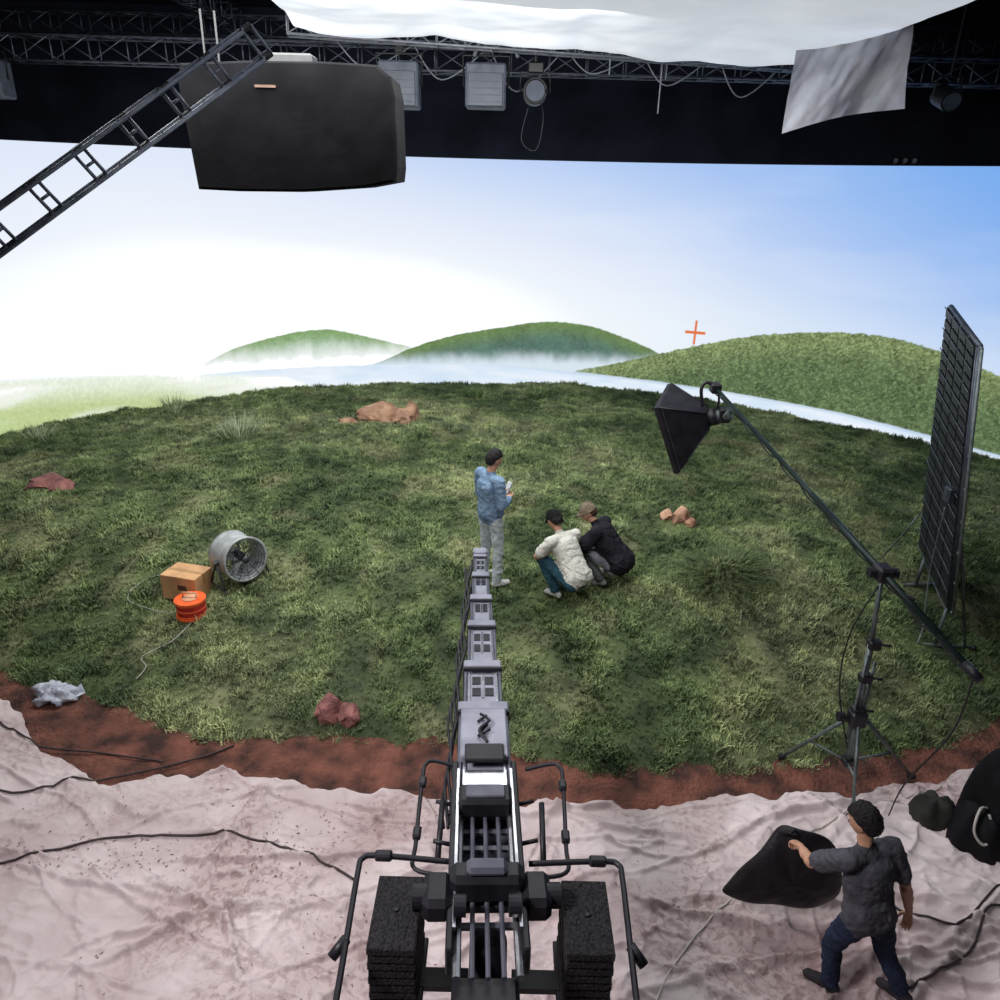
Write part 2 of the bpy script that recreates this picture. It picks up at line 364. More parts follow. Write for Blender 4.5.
def bush(name,cx,cy,r,h,nb,m):
    A=Acc()
    for j in range(nb):
        a=random.uniform(0,6.28);rr=r*random.random()**.5*.6;px,py_=cx+rr*math.cos(a),cy+rr*math.sin(a);z0=H1(px,py_)-.02
        hh=h*random.uniform(.5,1);ln=r*random.uniform(.2,.7);w=.008;wx,wy=-math.sin(a)*w,math.cos(a)*w;ox,oy=math.cos(a),math.sin(a)
        A.add([(px-wx,py_-wy,z0),(px+wx,py_+wy,z0),(px+ox*ln*.4+wx,py_+oy*ln*.4+wy,z0+hh*.6),(px+ox*ln*.4-wx,py_+oy*ln*.4-wy,z0+hh*.6),(px+ox*ln,py_+oy*ln,z0+hh)],[(0,1,2,3),(3,2,4)],0)
    A.build(name,[m])
M_dry=mat('dry_grass',(180,190,158),(146,158,120),scale=20)
M_grn=mat('leafy_green',(92,122,60),(66,92,46),scale=20)
bush('wild_grass_clump',-5.1,13.9,.55,.48,190,M_dry)
bush('wild_grass_clump',-7.4,16.3,.4,.42,100,M_dry)
bush('wild_grass_clump',-.6,17.9,.6,.30,90,M_grn)
bush('wild_grass_clump',.9,18.0,.5,.27,80,M_grn)
bush('wild_grass_clump',-9.2,14.2,.4,.34,70,M_dry)
bush('wild_grass_clump',2.85,8.45,.7,.16,420,mat('dark_weed',(92,110,66),(64,80,48),scale=20))

# ------------------------------------------------------------------ rocks
M_rock=mat('brown_rock',(206,166,138),(144,104,84),rough=.9,scale=4,bump=.7,bscale=9)
M_rock2=mat('red_rock',(176,120,114),(112,74,72),rough=.9,scale=5,bump=.7,bscale=12)
def rock(name,parts,m):
    A=Acc()
    for i,(cx,cy,sx,sy,sz,rot) in enumerate(parts):
        sd=random.random()*50
        def fn(p,sd=sd,sx=sx,sy=sy,sz=sz):
            n=p.normalized(); k=1+.45*(float(fbm(n.x*2.0+sd,n.y*2.0+n.z*2.4+sd,4))-.5)*2
            q=V(n.x*sx*k,n.y*sy*k,n.z*sz*k)
            for ax in(V(.8,.3,.5),V(-.6,.5,.6),V(.1,-.8,.6),V(-.3,-.2,.93),V(.5,-.7,.2)):
                ax=ax.normalized();dd=V(q.x/sx,q.y/sy,q.z/sz).dot(ax)
                if dd>.7: o=ax*(dd-.7)*.9; q-=V(o.x*sx,o.y*sy,o.z*sz)
            return q
        A.sphere((cx,cy,H1(cx,cy)+sz*.5),1,0,16,Matrix.Rotation(rot,3,'Z'),fn=fn)
    for i in range(len(A.sm)):A.sm[i]=False
    A.build(name,[m])
rock('sandstone_rock',[(-2.55,15.2,.48,.32,.26,.2),(-2.1,15.1,.28,.24,.2,1.1),(-1.92,15.3,.18,.24,.26,.5),(-3.2,15.0,.2,.15,.08,0)],M_rock)
rock('sandstone_rock',[(-7.35,11.3,.32,.22,.15,.2),(-7.05,11.15,.2,.16,.14,1),(-7.6,11.4,.16,.1,.09,1)],M_rock2)
rock('sandstone_rock',[(-1.72,6.35,.17,.15,.18,.4),(-1.5,6.3,.13,.13,.14,1.2)],M_rock2)
rock('sandstone_rock',[(2.72,10.3,.16,.13,.16,.3),(2.54,10.4,.12,.1,.11,1.2),(2.84,10.15,.10,.1,.08,.2)],M_rock)

# ------------------------------------------------------------------ overhead silk
M_silk=mat('overhead_silk',(246,248,252),(205,210,222),rough=.8,scale=1.6,bump=1,bscale=1.3,emit=(235,240,250),estr=.50,ridged=True)  # emission put into the cloth in place of backlight from lamps above
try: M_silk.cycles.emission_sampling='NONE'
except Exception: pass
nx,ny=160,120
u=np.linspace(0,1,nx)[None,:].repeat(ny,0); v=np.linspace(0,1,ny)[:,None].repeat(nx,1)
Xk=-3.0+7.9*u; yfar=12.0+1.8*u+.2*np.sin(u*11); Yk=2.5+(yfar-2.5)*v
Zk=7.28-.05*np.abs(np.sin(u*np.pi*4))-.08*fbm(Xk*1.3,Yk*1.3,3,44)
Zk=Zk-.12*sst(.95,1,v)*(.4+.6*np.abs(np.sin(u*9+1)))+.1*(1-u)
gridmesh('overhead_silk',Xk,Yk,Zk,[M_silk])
M_scrim=mat('grey_scrim',(206,208,216),(168,170,184),rough=.8,scale=2,bump=.5,bscale=3)
u=np.linspace(0,1,60)[None,:].repeat(50,0); v=np.linspace(0,1,50)[:,None].repeat(60,1)
TL,TR_,BR,BL=[np.array(p) for p in((3.6,11,6.96),(5.02,11,7.27),(5.10,11,6.33),(3.60,11,6.01))]
P=(TL*(1-u[...,None])+TR_*u[...,None])*(1-v[...,None])+(BL*(1-u[...,None])+BR*u[...,None])*v[...,None]
P[...,1]+=.22*(fbm(u*5+v*1.5,v*1.2,3,61)-.5)+.06*np.sin(u*9+v*2); P[...,2]+=.06*np.sin(u*np.pi)*v-.05*np.sin(u*np.pi)*(1-v)
gridmesh('hanging_scrim',P[...,0],P[...,1],P[...,2],[M_scrim])

# ------------------------------------------------------------------ black skirted softbox overhead
M_skirt=mat('black_skirt_cloth',(14,14,17),(8,8,10),rough=1,scale=3,bump=.3,bscale=4,spec=.08)
A=Acc()
prof=[(-3.46,5.17),(-3.0,5.16),(-2.3,5.17),(-1.6,5.23),(-1.24,5.30),(-1.22,5.45),(-1.23,6.15),(-1.27,6.33),(-1.40,6.43),(-2.0,6.45),(-2.8,6.44),(-3.5,6.40),(-3.54,6.2)]
def pr(ins,y):
    cx=sum(p[0] for p in prof)/len(prof);cz=sum(p[1] for p in prof)/len(prof)
    return [(cx+(p[0]-cx)*(1-ins),y,cz+(p[1]-cz)*(1-ins*1.04)) for p in prof]
rings=[pr(.9,9.03),pr(.5,9.01),pr(.04,9.0),pr(.01,9.02),pr(0,9.06),pr(0,9.4),pr(0,9.75),pr(.02,9.8),pr(.9,9.82)]
k=len(prof)
vs=[p for r in rings for p in r];fs=[]
for i in range(len(rings)-1):
    for j in range(k): fs.append((i*k+j,i*k+(j+1)%k,(i+1)*k+(j+1)%k,(i+1)*k+j))
fs+=[tuple(range(k))[::-1],tuple((len(rings)-1)*k+j for j in range(k))]
A.add(vs,fs,0,False)
for xx in(-3.35,-3.2): A.cyl((xx,9.4,6.35),(xx,9.4,9.58),.012,1,6)
A.box((-2.4,9.4,6.48),(.5,.3,.14),1,bev=.02)
A.box((-2.6,8.99,6.2),(.22,.02,.025),2)
A.build('skirted_softbox_lamp',[M_skirt,M_blk,mat('worn_label',(84,62,50),scale=9)])

# ------------------------------------------------------------------ trusses & ceiling gear
M_alu=mat('truss_aluminium',(104,108,120),(76,80,92),rough=.4,metal=.5,scale=8)
M_lad=mat('ladder_truss_grey',(112,118,132),(84,90,104),rough=.5,metal=.2,scale=8)
M_aluw=mat('pale_rigging',(150,154,164),(120,124,136),rough=.5,metal=.2,scale=8)
M_gry=mat('lamp_housing_grey',(84,90,104),(64,70,82),rough=.6,scale=6)
def truss(A,p0,p1,w,h,n,m,r=.022,lat=None):
    p0=Vector(p0);p1=Vector(p1);d=(p1-p0);t=d.normalized();up=V(0,0,1) if abs(t.z)<.95 else V(0,1,0)
    s=(Vector(lat) if lat else t.cross(up)).normalized();s=(s-t*s.dot(t)).normalized();u=s.cross(t)
    off=[s*a*w/2+u*b*h/2 for a,b in((-1,-1),(1,-1),(1,1),(-1,1))]
    for o in off:A.cyl(p0+o,p1+o,r,m,8,True)
    for i in range(n+1):
        q=p0+d*(i/n)
        for k in range(4):
            A.cyl(q+off[k],q+off[(k+1)%4],r*.6,m,6,True)
            if i<n: 
                q2=p0+d*((i+1)/n)
                A.cyl((q+off[k]),(q2+off[(k+1)%4]),r*.5,m,6,True)
A=Acc();truss(A,(-15,15.5,7.35),(15,15.5,7.35),.4,.4,44,0);A.build('lighting_truss',[M_alu])
A=Acc();truss(A,(-15,19.5,8.4),(15,19.5,8.4),.4,.4,44,0);A.build('lighting_truss',[M_alu])
A=Acc();truss(A,(-6.5,5,8.7),(-6.5,21,8.7),.4,.4,24,0);A.build('lighting_truss',[M_alu])
A=Acc();truss(A,(7.5,5,8.9),(7.5,21,8.9),.4,.4,24,0);A.build('lighting_truss',[M_alu])
A=Acc();truss(A,(-3.4,13.2,7.45),(5.5,14.6,7.3),.26,.26,20,0,.018);A.build('lighting_truss',[M_aluw])
A=Acc();a_=V(-5.4,6.1,3.97);b_=V(-2.45,8.18,6.46);d_=(b_-a_)
lat=V(0.64,.1,-.76)
t_=d_.normalized();s_=(lat-t_*lat.dot(t_)).normalized();u_=s_.cross(t_)
for o in(s_*.14,-s_*.14):
    for q in(u_*.03+s_*.02,-u_*.03-s_*.02):A.cyl(a_+o+q,b_+o+q,.019,0,8,True)
n=18
for i in range(n+1):
    q=a_+d_*(i/n)
    for o in(s_*.14,-s_*.14):A.cyl(q+o+u_*.04,q+o-u_*.04,.012,0,6)
    if i%2==0:
        A.tube([q-s_*.14,q+s_*.14],.017,0,8); q2=q+t_*.10;A.tube([q2-s_*.14,q2+s_*.14],.017,0,8);A.tube([q,q2],.014,0,6)
        for o in(s_*.14,-s_*.14):A.cyl(q+o,q2+o,.032,1,8)
A.build('ladder_truss',[M_lad,M_blk])
def boxlamp(name,x0,x1,z0,z1,y,m):
    A=Acc();cx=(x0+x1)/2;w=x1-x0;h=z1-z0;cz=(z0+z1)/2
    A.box((cx,y,cz),(w,.45,h),0,bev=.03)
    A.box((cx,y-.24,cz-.06),(w*.86,.03,h*.74),1,bev=.01)
    for i in range(5):A.box((cx,y-.26,cz-h*.36+i*h*.15),(w*.8,.01,.012),0)
    A.tube([(x0-.03,y,cz),(x0-.05,y,z1+.12),(x1+.05,y,z1+.12),(x1+.03,y,cz)],.018,2,8)
    A.cyl((cx,y,z1+.12),(cx,y,9.58),.022,2,8)
    A.box((cx,y,z1+.2),(.12,.1,.12),2)
    A.build(name,[m,mat('lamp_panel',(78,84,96),(62,68,80),rough=.5,scale=4),M_blk])
boxlamp('hanging_box_lamp',-2.15,-1.5,6.42,7.1,14,M_gry)
boxlamp('hanging_box_lamp',-.74,-.08,6.45,7.1,14,M_gry)
boxlamp('hanging_box_lamp',-9.6,-8.9,6.5,7.1,15,M_gry)
A=Acc()
A.cyl((.4,13.85,6.72),(.4,14.15,6.72),.2,0,24);A.cyl((.4,13.83,6.72),(.4,13.86,6.72),.15,1,24);A.tube([(.4+.18*math.cos(a*math.pi/12),13.83,6.72+.18*math.sin(a*math.pi/12)) for a in range(25)],.02,0,8)
A.tube([(.16,14,6.72),(.16,14,7.0),(.64,14,7.0),(.64,14,6.72)],.02,0,8);A.cyl((.4,14,7.0),(.4,14,8.8),.03,0,8);A.box((.4,14,7.06),(.26,.22,.16),0,bev=.02)
A.tube(catmull([(.3,13.9,6.5),(.2,13.9,6.0),(.45,13.9,5.85),(.55,13.9,6.3),(.5,14,6.6)]),.008,0,6)
A.build('spot_lamp',[M_blk,mat('lens_glass',(76,84,100),(56,64,80),rough=.6,scale=3)])
for (lx,lz,ly) in((6.9,6.75,13.5),(-8.0,6.9,12.5)):
    A=Acc();A.cyl((lx,ly-.2,lz-.08),(lx,ly+.2,lz+.05),.16,0,20);A.cyl((lx,ly-.22,lz-.09),(lx,ly-.2,lz-.08),.13,1,20)
    A.tube([(lx-.2,ly,lz),(lx-.2,ly,lz+.28),(lx+.2,ly,lz+.28),(lx+.2,ly,lz)],.018,0,8);A.cyl((lx,ly,lz+.28),(lx,ly,9.58),.02,0,8)
    A.build('spot_lamp',[M_blk,bpy.data.materials['lens_glass']])
A=Acc()
for (px,py_,z0) in((2.45,14,6.45),(2.6,14.4,7.0),(1.6,14,7.0)):A.cyl((px,py_,z0),(px,py_,9.5),.012,0,6)
for i in range(7):
    x0=-3+i*1.3;A.tube(catmull([(x0,14.8,7.5),(x0+.5,14.8,7.1-.15*(i%3)),(x0+1.3,14.8,7.45)]),.012,0,6)
A.tube(catmull([(-.6,13.9,7.2),(-.45,13.7,7.42),(-.05,13.7,7.42),(.1,13.9,7.2)]),.03,0,8)
A.build('rigging_cables',[M_aluw])
A=Acc()
for k in range(3):
    a=math.radians(36.2+k*.75);A.box((13.5*math.sin(a),6.1+13.5*math.cos(a),5.94),(.13,.1,.14),0,bev=.02);A.cyl((13.4*math.sin(a),6.1+13.4*math.cos(a),5.95),(13.44*math.sin(a),6.1+13.44*math.cos(a),5.95),.045,1,12)
A.build('wall_top_lamps',[M_blk,M_gry])  # row of small lamp boxes on the wall top, not emitting

# ------------------------------------------------------------------ crane
M_cr=mat('crane_grey_paint',(158,160,174),(134,136,150),rough=.4,metal=.15,scale=6)
M_crm=mat('crane_mid_grey',(100,102,114),(80,82,94),rough=.45,metal=.2,scale=6)
M_crd=mat('crane_black_paint',(38,37,44),(25,25,31),rough=.45,scale=8)
M_rail=mat('crane_steel_rail',(206,208,214),(166,168,176),rough=.25,metal=.9,scale=10)
M_stk=mat('weight_stack_black',(50,48,52),(16,15,18),rough=.8,scale=60,bump=.8,bscale=70)
crane=Acc()
def AX(y): return V(.012-.041*(y-2.0),y,2.15-.072*(y-2.0))
adir=(AX(7)-AX(2)).normalized();alat=V(1,.041,0).normalized();aup=alat.cross(adir).normalized();AR=Matrix((alat,adir,aup)).transposed()
def AP(y,sx,up): return AX(y)+alat*sx+aup*up
def seg(y0,y1,w,h,m,bev=.008,dz=0): 
    c=(AX(y0)+AX(y1))/2+aup*(dz-h/2); crane.box(c,(w,(AX(y1)-AX(y0)).length,h),m,AR,bev)
secs=[(3.4,4.2,.33,.30),(4.0,4.75,.27,.25),(4.6,5.4,.225,.21),(5.3,5.9,.19,.175),(5.85,6.4,.16,.145),(6.3,6.88,.13,.12)]
for i,(y0,y1,w,h) in enumerate(secs):
    seg(y0,y1,w*.86,h*.9,0)
    for sgn in(-1,1):
        c=(AP(y0,sgn*w*.46,-h*.1)+AP(y1,sgn*w*.46,-h*.1))/2; crane.box(c,(w*.08,(y1-y0),h*.3),4,AR,.004)
        c=(AP(y0,sgn*w*.36,.004)+AP(y1,sgn*w*.36,.004))/2; crane.box(c,(.012,(y1-y0)*.98,.014),2,AR)
    crane.box(AP(y1-.04,0,-h*.42),(w*1.04,.10,h*1.12),0,AR,.01)
    crane.box(AP(y1-.105,0,-h*.42),(w*1.06,.03,h*1.14),1,AR,.005)
    nh=2 if i else 0
    ys_=.30 if i<5 else .18
    for k in range(nh):
        yy=y0+ys_+(y1-y0-ys_-.16)*(k+.5)/nh
        hl_=(y1-y0)*.13
        for sx in(-.17,.17): crane.box(AP(yy,w*sx,.002),(w*.22,hl_,.010),1,AR)
        crane.box(AP(yy,0,.006),(w*.05,hl_*1.5,.012),2,AR)
crane.box(AP(3.85,0,.03),(.30,.5,.06),0,AR,.01)
crane.box(AP(3.62,0,.065),(.24,.16,.03),1,AR,.008)
for k in range(4): crane.tube([AP(3.78+.05*k,-.04+.02*(k%3),.07),AP(3.82+.05*k,.04-.02*(k%2),.09)],.009,1,6)
crane.tube(catmull([AP(3.72,.02,.07),AP(3.8,-.03,.10),AP(3.9,.03,.10),AP(4.0,-.02,.08)]),.010,1,6)
seg(2.75,3.55,.34,.08,4,dz=-.18)
crane.box(AP(3.42,0,.01),(.27,.2,.03),2,AR,.005)
crane.box(AP(3.24,0,.035),(.30,.16,.12),1,AR,.02)
crane.box(AP(3.24,0,.10),(.22,.10,.02),4,AR,.006)
for sx in(-.14,-.07,.0,.07,.14): crane.cyl(AP(2.2,sx,-.02),AP(3.55,sx,-.02),.012 if abs(sx)<.1 else .02,2 if abs(sx)>.1 else 4,8)
for sgn in(-1,1):
    c=AP(2.95,sgn*.175,-.05);crane.box(c,(.035,1.3,.16),1,AR,.008)
    crane.box(AP(2.95,sgn*.155,.04),(.015,1.1,.02),2,AR)
for k in range(7):crane.box(AP(2.5+.12*k,0,-.06),(.3,.03,.02),4,AR)
crane.box(AP(2.66,0,.05),(.36,.14,.16),1,AR,.03);crane.box(AP(2.66,0,.14),(.2,.1,.05),4,AR,.02)
for sgn in(-1,1):
    crane.box(AP(2.62,sgn*.24,.0),(.14,.22,.14),1,AR,.03); crane.cyl(AP(2.62,sgn*.2,.0),AP(2.62,sgn*.36,.0),.06,1,18)
    crane.cyl(AP(2.5,sgn*.10,.07),AP(2.5,sgn*.16,.07),.05,1,16)
    cx=sgn*.46;c=V(cx+.012,2.56,1.84)
    for k in range(9):crane.box(c+V(0,0,-.2+k*.05),(.225-(k%2)*.008,.40,.044),3,None,.004)
    crane.cyl(c+V(0,0,-.25),c+V(0,0,.235),.010,1,10)
    crane.box(c+V(0,0,-.26),(.26,.44,.03),1,None,.006);crane.box(c+V(-sgn*.2,0,-.26),(.3,.1,.04),1)
    crane.tube(catmull([V(sgn*.20,2.88,2.03),V(sgn*.58,2.89,2.05),V(sgn*.665,2.87,2.05),V(sgn*.675,2.78,2.05),V(sgn*.655,2.3,2.05),V(sgn*.64,1.9,2.05)],6),.015,1,8)
    crane.tube(catmull([V(sgn*.20,3.62,1.98),V(sgn*.36,3.63,2.02),V(sgn*.41,3.6,2.02),V(sgn*.42,3.5,2.02),V(sgn*.41,3.05,1.98),V(sgn*.40,2.9,1.95),V(sgn*.2,2.86,1.95)],6),.012,1,8)
    for yy in(2.55,3.0,3.3):crane.tube([AP(yy,sgn*.17,-.05),AP(yy,sgn*.28,-.02)],.012,1,6)
    crane.tube([V(sgn*.28,2.9,2.0),V(sgn*.28,3.25,2.08)],.016,1,8)
    crane.tube([V(sgn*.66,2.42,2.05),V(sgn*.72,2.36,2.0)],.026,1,8)
    crane.box((sgn*.56,2.89,2.05),(.09,.05,.05),1,None,.01);crane.box((sgn*.41,3.1,1.99),(.045,.08,.045),1,None,.01);crane.box((sgn*.415,3.45,2.02),(.045,.07,.045),1,None,.01)
for k in range(4):
    pts=[]
    for i in range(22):
        yy=3.2+i*.17; w=np.interp(yy,[3.2,4.2,5,6,7],[.2,.19,.15,.12,.09]); pts.append(AP(yy,-w-.012*k+.018*math.sin(i*1.3+k),-.02-.03*k-.045*abs(math.sin(i*.9+k))))
    crane.tube(catmull(pts,3),.011,1,6)
crane.box(AP(6.9,0,-.04),(.15,.10,.18),0,AR,.02);crane.cyl(AP(6.94,0,-.1),AP(6.94,0,-.38),.05,1,16);crane.box(AP(6.94,0,-.42),(.2,.16,.12),1,AR,.02)
crane.tube([V(0,2.5,.25),V(0,2.5,.5),V(0,2.5,1.95)],[.16,.11,.09],1,20)
crane.box((0,2.5,.24),(.5,1.3,.1),1,None,.02);crane.box((0,2.5,.24),(1.1,.35,.1),1,None,.02)
for (wx,wy) in((.5,2.5),(-.5,2.5),(0,3.05),(0,1.95)):
    for s2 in(-.07,.07): crane.cyl(V(wx+s2-.03,wy,.19),V(wx+s2+.03,wy,.19),.12,1,20)
crane.box((.0,2.0,2.0),(.3,.5,.16),1,AR,.02)
crane.build('telescopic_camera_crane',[M_cr,M_crd,M_rail,M_stk,M_crm])

# ------------------------------------------------------------------ boom light stand
M_boom=mat('boom_dark_green',(34,50,48),(22,34,34),rough=.4,metal=.3,scale=6)
M_std=mat('stand_steel',(124,134,134),(90,100,102),rough=.4,metal=.4,scale=10)
st=Acc()
bx,by=3.3,5.55; pv=V(3.2,5.55,2.40)
st.tube([V(bx+.02,by,.35),V(bx-.01,by,1.0)],.034,1,12);st.tube([V(bx-.01,by,1.0),V(bx-.05,by,1.7)],.028,1,12);st.tube([V(bx-.05,by,1.7),pv],.02,1,12)
for z in(1.0,1.35,1.7):st.box((bx-.02,by,z),(.11,.09,.09),2,None,.015);st.tube([(bx+.04,by,z),(bx+.12,by-.02,z)],.012,2,8)
st.box((bx-.01,by-.01,.92),(.15,.13,.16),2,None,.02);st.cyl((bx-.12,by,.92),(bx-.18,by,.92),.045,2,14)
st.tube([(bx+.06,by+.02,.4),(bx+.04,by+.02,1.5)],.016,1,8);st.tube([(bx-.06,by-.02,.7),(bx-.06,by-.02,1.6)],.014,1,8)
for (fx,fy) in((2.88,5.94),(3.22,5.10),(4.08,5.74)):
    fz=max(HC(fx,fy),H1(fx,fy))+.04
    top=V(bx,by,.98);mid=V(bx,by,.42);ft=V(fx,fy,fz)
    st.tube([top,top.lerp(ft,.5),ft],.017,1,8);m2=top.lerp(ft,.62);st.tube([mid,m2],.012,1,8)
    st.tube([top+V(.02,.02,0),m2+V(.02,.02,0)],.010,1,8)
    st.cyl(ft+V(-.03,0,-.0),ft+V(.03,0,0),.03,2,14)
st.box((bx+.01,by,.42),(.1,.1,.07),2,None,.01)
far=V(2.45,8.5,3.2);bd=(far-pv).normalized();near=pv-bd*1.08
st.tube([near,pv,far],.024,0,12);st.tube([near-bd*.05,near+bd*.1],.036,2,12);st.tube([pv-bd*.7,pv+bd*1.1],.031,0,12)
st.box(pv,(.13,.16,.13),2,None,.02);st.cyl(pv+V(-.12,0,0),pv+V(.12,0,0),.045,2,16)
st.tube([pv+V(0,0,-.05),pv+V(.1,-.35,-.05)],.012,2,8)
pts=[near.lerp(far,i/30)+V(.01,0,-.03-.045*abs(math.sin(i*1.1))) for i in range(31)];st.tube(catmull(pts,3),.008,2,6)
st.tube(catmull([near+V(0,0,-.03),near+V(.05,.1,-.6),near+V(-.05,.3,-1.3),near+V(.1,.6,-1.95)]),.007,2,6)
st.tube(catmull([pv+V(0,0,-.1),pv+V(-.15,0,-.6),pv+V(-.1,.05,-1.2),V(3.25,5.5,.6)]),.007,2,6)
st.box(far+V(0,0,0),(.12,.14,.12),2,None,.02)
st.tube(catmull([far,far+V(-.1,.02,.06),far+V(-.16,0,-.02),far+V(-.12,0,-.22)],5),.02,2,8)
st.tube(catmull([far+V(.02,0,0),far+V(.06,0,-.15),far+V(.02,0,-.36),far+V(-.06,0,-.45)],5),.014,2,8)
lamp=V(2.42,8.5,2.84);fc=V(2.06,8.60,2.68)
fn_=V(-.86,.42,-.34).normalized()
upv=(V(-.42,0,.9)-fn_*V(-.42,0,.9).dot(fn_)).normalized();sv_=fn_.cross(upv)
back=lamp
bk=[back+upv*a*.10+sv_*b*.10 for a,b in((-1,-1),(1,-1),(1,1),(-1,1))];ff=[fc+upv*a*.43+sv_*b*.36 for a,b in((-1,-1),(1,-1),(1,1),(-1,1))];fi=[p+ (fc-p)*.06 - fn_*.03 for p in ff];li=[p+fn_*.05 for p in ff]
st.add(bk+ff+li,[(0,1,5,4),(1,2,6,5),(2,3,7,6),(3,0,4,7),(4,5,9,8),(5,6,10,9),(6,7,11,10),(7,4,8,11)],2)
st.add(fi,[(0,1,2,3)],3)
st.tube([back+V(.0,0,.0),back-fn_*.1],.10,2,16);st.tube([back-fn_*.08,back-fn_*.26],.075,1,16);st.box(back-fn_*.18,(.14,.13,.17),2,None,.02)
for a,b in zip(bk,ff):st.tube([a,b],.008,2,6)
st.build('boom_stand_softbox',[M_boom,M_std,M_crd,mat('diffusion_cloth',(200,200,196),(180,180,176),scale=4)])

# ------------------------------------------------------------------ panel on right
M_tile=mat('panel_dark_tile',(30,33,40),(20,22,28),rough=.5,scale=8)
TL=V(5.17,9,4.11);BL=V(5.58,9,1.03);TR2=V(4.69,7.5,3.93);BR=V(5.18,7.5,.92)
pn=Acc()
U=(TR2-TL);Wv=(BL-TL);nrm=U.cross(Wv).normalized()
if nrm.x>0:nrm=-nrm
def PP(a,b,o=0):
    return (TL*(1-a)+TR2*a)*(1-b)+(BL*(1-a)+BR*a)*b+nrm*o
nu,nv=4,26
pn.add([PP(0,0,-.02),PP(1,0,-.02),PP(1,1,-.02),PP(0,1,-.02)],[(0,1,2,3)],1)
for i in range(nu):
    for j in range(nv):
        a0,a1=(i+.05)/nu,(i+.95)/nu;b0,b1=(j+.15)/nv,(j+.85)/nv
        q=[PP(a0,b0,.02),PP(a1,b0,.02),PP(a1,b1,.02),PP(a0,b1,.02)];r_=[PP(a0,b0,-.02),PP(a1,b0,-.02),PP(a1,b1,-.02),PP(a0,b1,-.02)]
        pn.add(q+r_,[(0,1,2,3),(0,4,5,1),(1,5,6,2),(2,6,7,3),(3,7,4,0)],0)
for j in range(0,nv+1,2):pn.tube([PP(0,j/nv,.03),PP(1,j/nv,.03)],.006,2,6)
for i in range(nu+1):pn.tube([PP(i/nu,0,.0),PP(i/nu,1,.0)],.010,2,6)
for e in((0,0,1,0),(1,0,1,1),(1,1,0,1),(0,1,0,0)):pn.tube([PP(e[0],e[1],-.03),PP(e[2],e[3],-.03)],.03,2,8)
for j in range(0,9):pn.tube([PP(1,j/8,-.03),PP(1.05,j/8,-.03)],.018,3,6)
pn.tube([PP(1.05,0,-.03),PP(1.05,1,-.03)],.018,3,8)
for a in(.12,.88):
    t0=PP(a,.6,-.05);b0=PP(a,1,-.05);gx=b0.x+.35;gz=H1(gx,b0.y)+.02;g0=V(b0.x-.03,b0.y,H1(b0.x-.03,b0.y)+.03)
    pn.tube([t0,V(gx,b0.y,gz+.02)],.018,3,8);pn.tube([b0,g0],.022,3,8);pn.tube([g0+V(-.4,0,.0),V(gx+.1,b0.y,gz+.03)],.02,3,8)
    for q in(g0+V(-.4,0,0),V(gx+.1,b0.y,gz+.03)):pn.sphere(q,.035,1,8)
pn.tube([PP(.12,1,-.05),PP(.88,1,-.05)],.022,3,8)
pn.tube([PP(0,.86,.05),PP(-.1,.95,.12),V(5.3,9.3,H1(5.3,9.3)+.03)],.012,3,6)
pn.box(PP(.9,.55,.07),(.10,.12,.18),2,None,.02)
pn.tube(catmull([PP(.9,.6,.1),PP(.8,.9,.15),PP(.9,1.1,.2),V(5.0,7.6,H1(5.0,7.6)+.03)]),.01,3,6)
pn.build('lighting_panel_on_stand',[M_tile,M_crd,mat('panel_frame',(84,90,100),(64,70,80),rough=.4,metal=.5),M_std])

# ------------------------------------------------------------------ drum fan, box, reel, plastic bag
M_fan=mat('fan_grey_metal',(190,194,196),(160,164,166),rough=.4,metal=.2,scale=10)
A=Acc();fcx,fcy=-3.25,8.33;fz=H1(fcx,fcy)+.05;c=V(fcx,fcy,fz+.30);ax=V(.72,-.68,.12).normalized();hh=V(0,0,1)
u_=(hh-ax*hh.dot(ax)).normalized();w_=ax.cross(u_);r=.27
def ringp(o,rr,a):return c+ax*o+u_*math.cos(a)*rr+w_*math.sin(a)*rr
n=40
rs_=[(-.2,r),(-.2,r+.02),(-.17,r+.0),(.0,r),(.17,r),(.2,r+.02),(.2,r-.012),(-.2,r-.012),(-.2,r)]
vs=[ringp(o,rr,2*math.pi*j/n) for o,rr in rs_ for j in range(n)]
A.add(vs,[(i*n+j,i*n+(j+1)%n,(i+1)*n+(j+1)%n,(i+1)*n+j) for i in range(len(rs_)-1) for j in range(n)],0,True)
for side in(-.2,.2):
    for rr in(.05,.09,.13,.17,.21,.25):
        A.tube([ringp(side,rr,2*math.pi*j/24) for j in range(25)],.0035,1,5,caps=False)
    for k in range(12):A.tube([ringp(side,.03,k*math.pi/6),ringp(side,r,k*math.pi/6)],.004,1,5)
    A.tube([c+ax*(side-.01),c+ax*(side+.01)],.045,1,16)
A.tube([c-ax*.14,c+ax*.05],.07,1,16)
for k in range(5):
    a=k*2*math.pi/5; vs=[]
    for rr,tw in((.06,.07),(.15,.06),(.245,.045)):
        for s2 in(-1,1):vs.append(ringp(.05+s2*tw*.6,rr,a+s2*tw/ rr*.55))
    A.add(vs,[(0,1,3,2),(2,3,5,4)],0)
for s2 in(-1,1):
    pa=c+w_*s2*(r+.03);pa2=V(pa.x,pa.y,fz-.02)
    A.tube([pa,pa2+V(ax.x*.18,ax.y*.18,0)],.014,1,8);A.tube([pa,pa2-V(ax.x*.18,ax.y*.18,0)],.014,1,8)
    A.tube([pa2+V(ax.x*.22,ax.y*.22,0),pa2-V(ax.x*.22,ax.y*.22,0)],.014,1,8);A.cyl(pa-w_*.03,pa+w_*.03,.035,1,12)
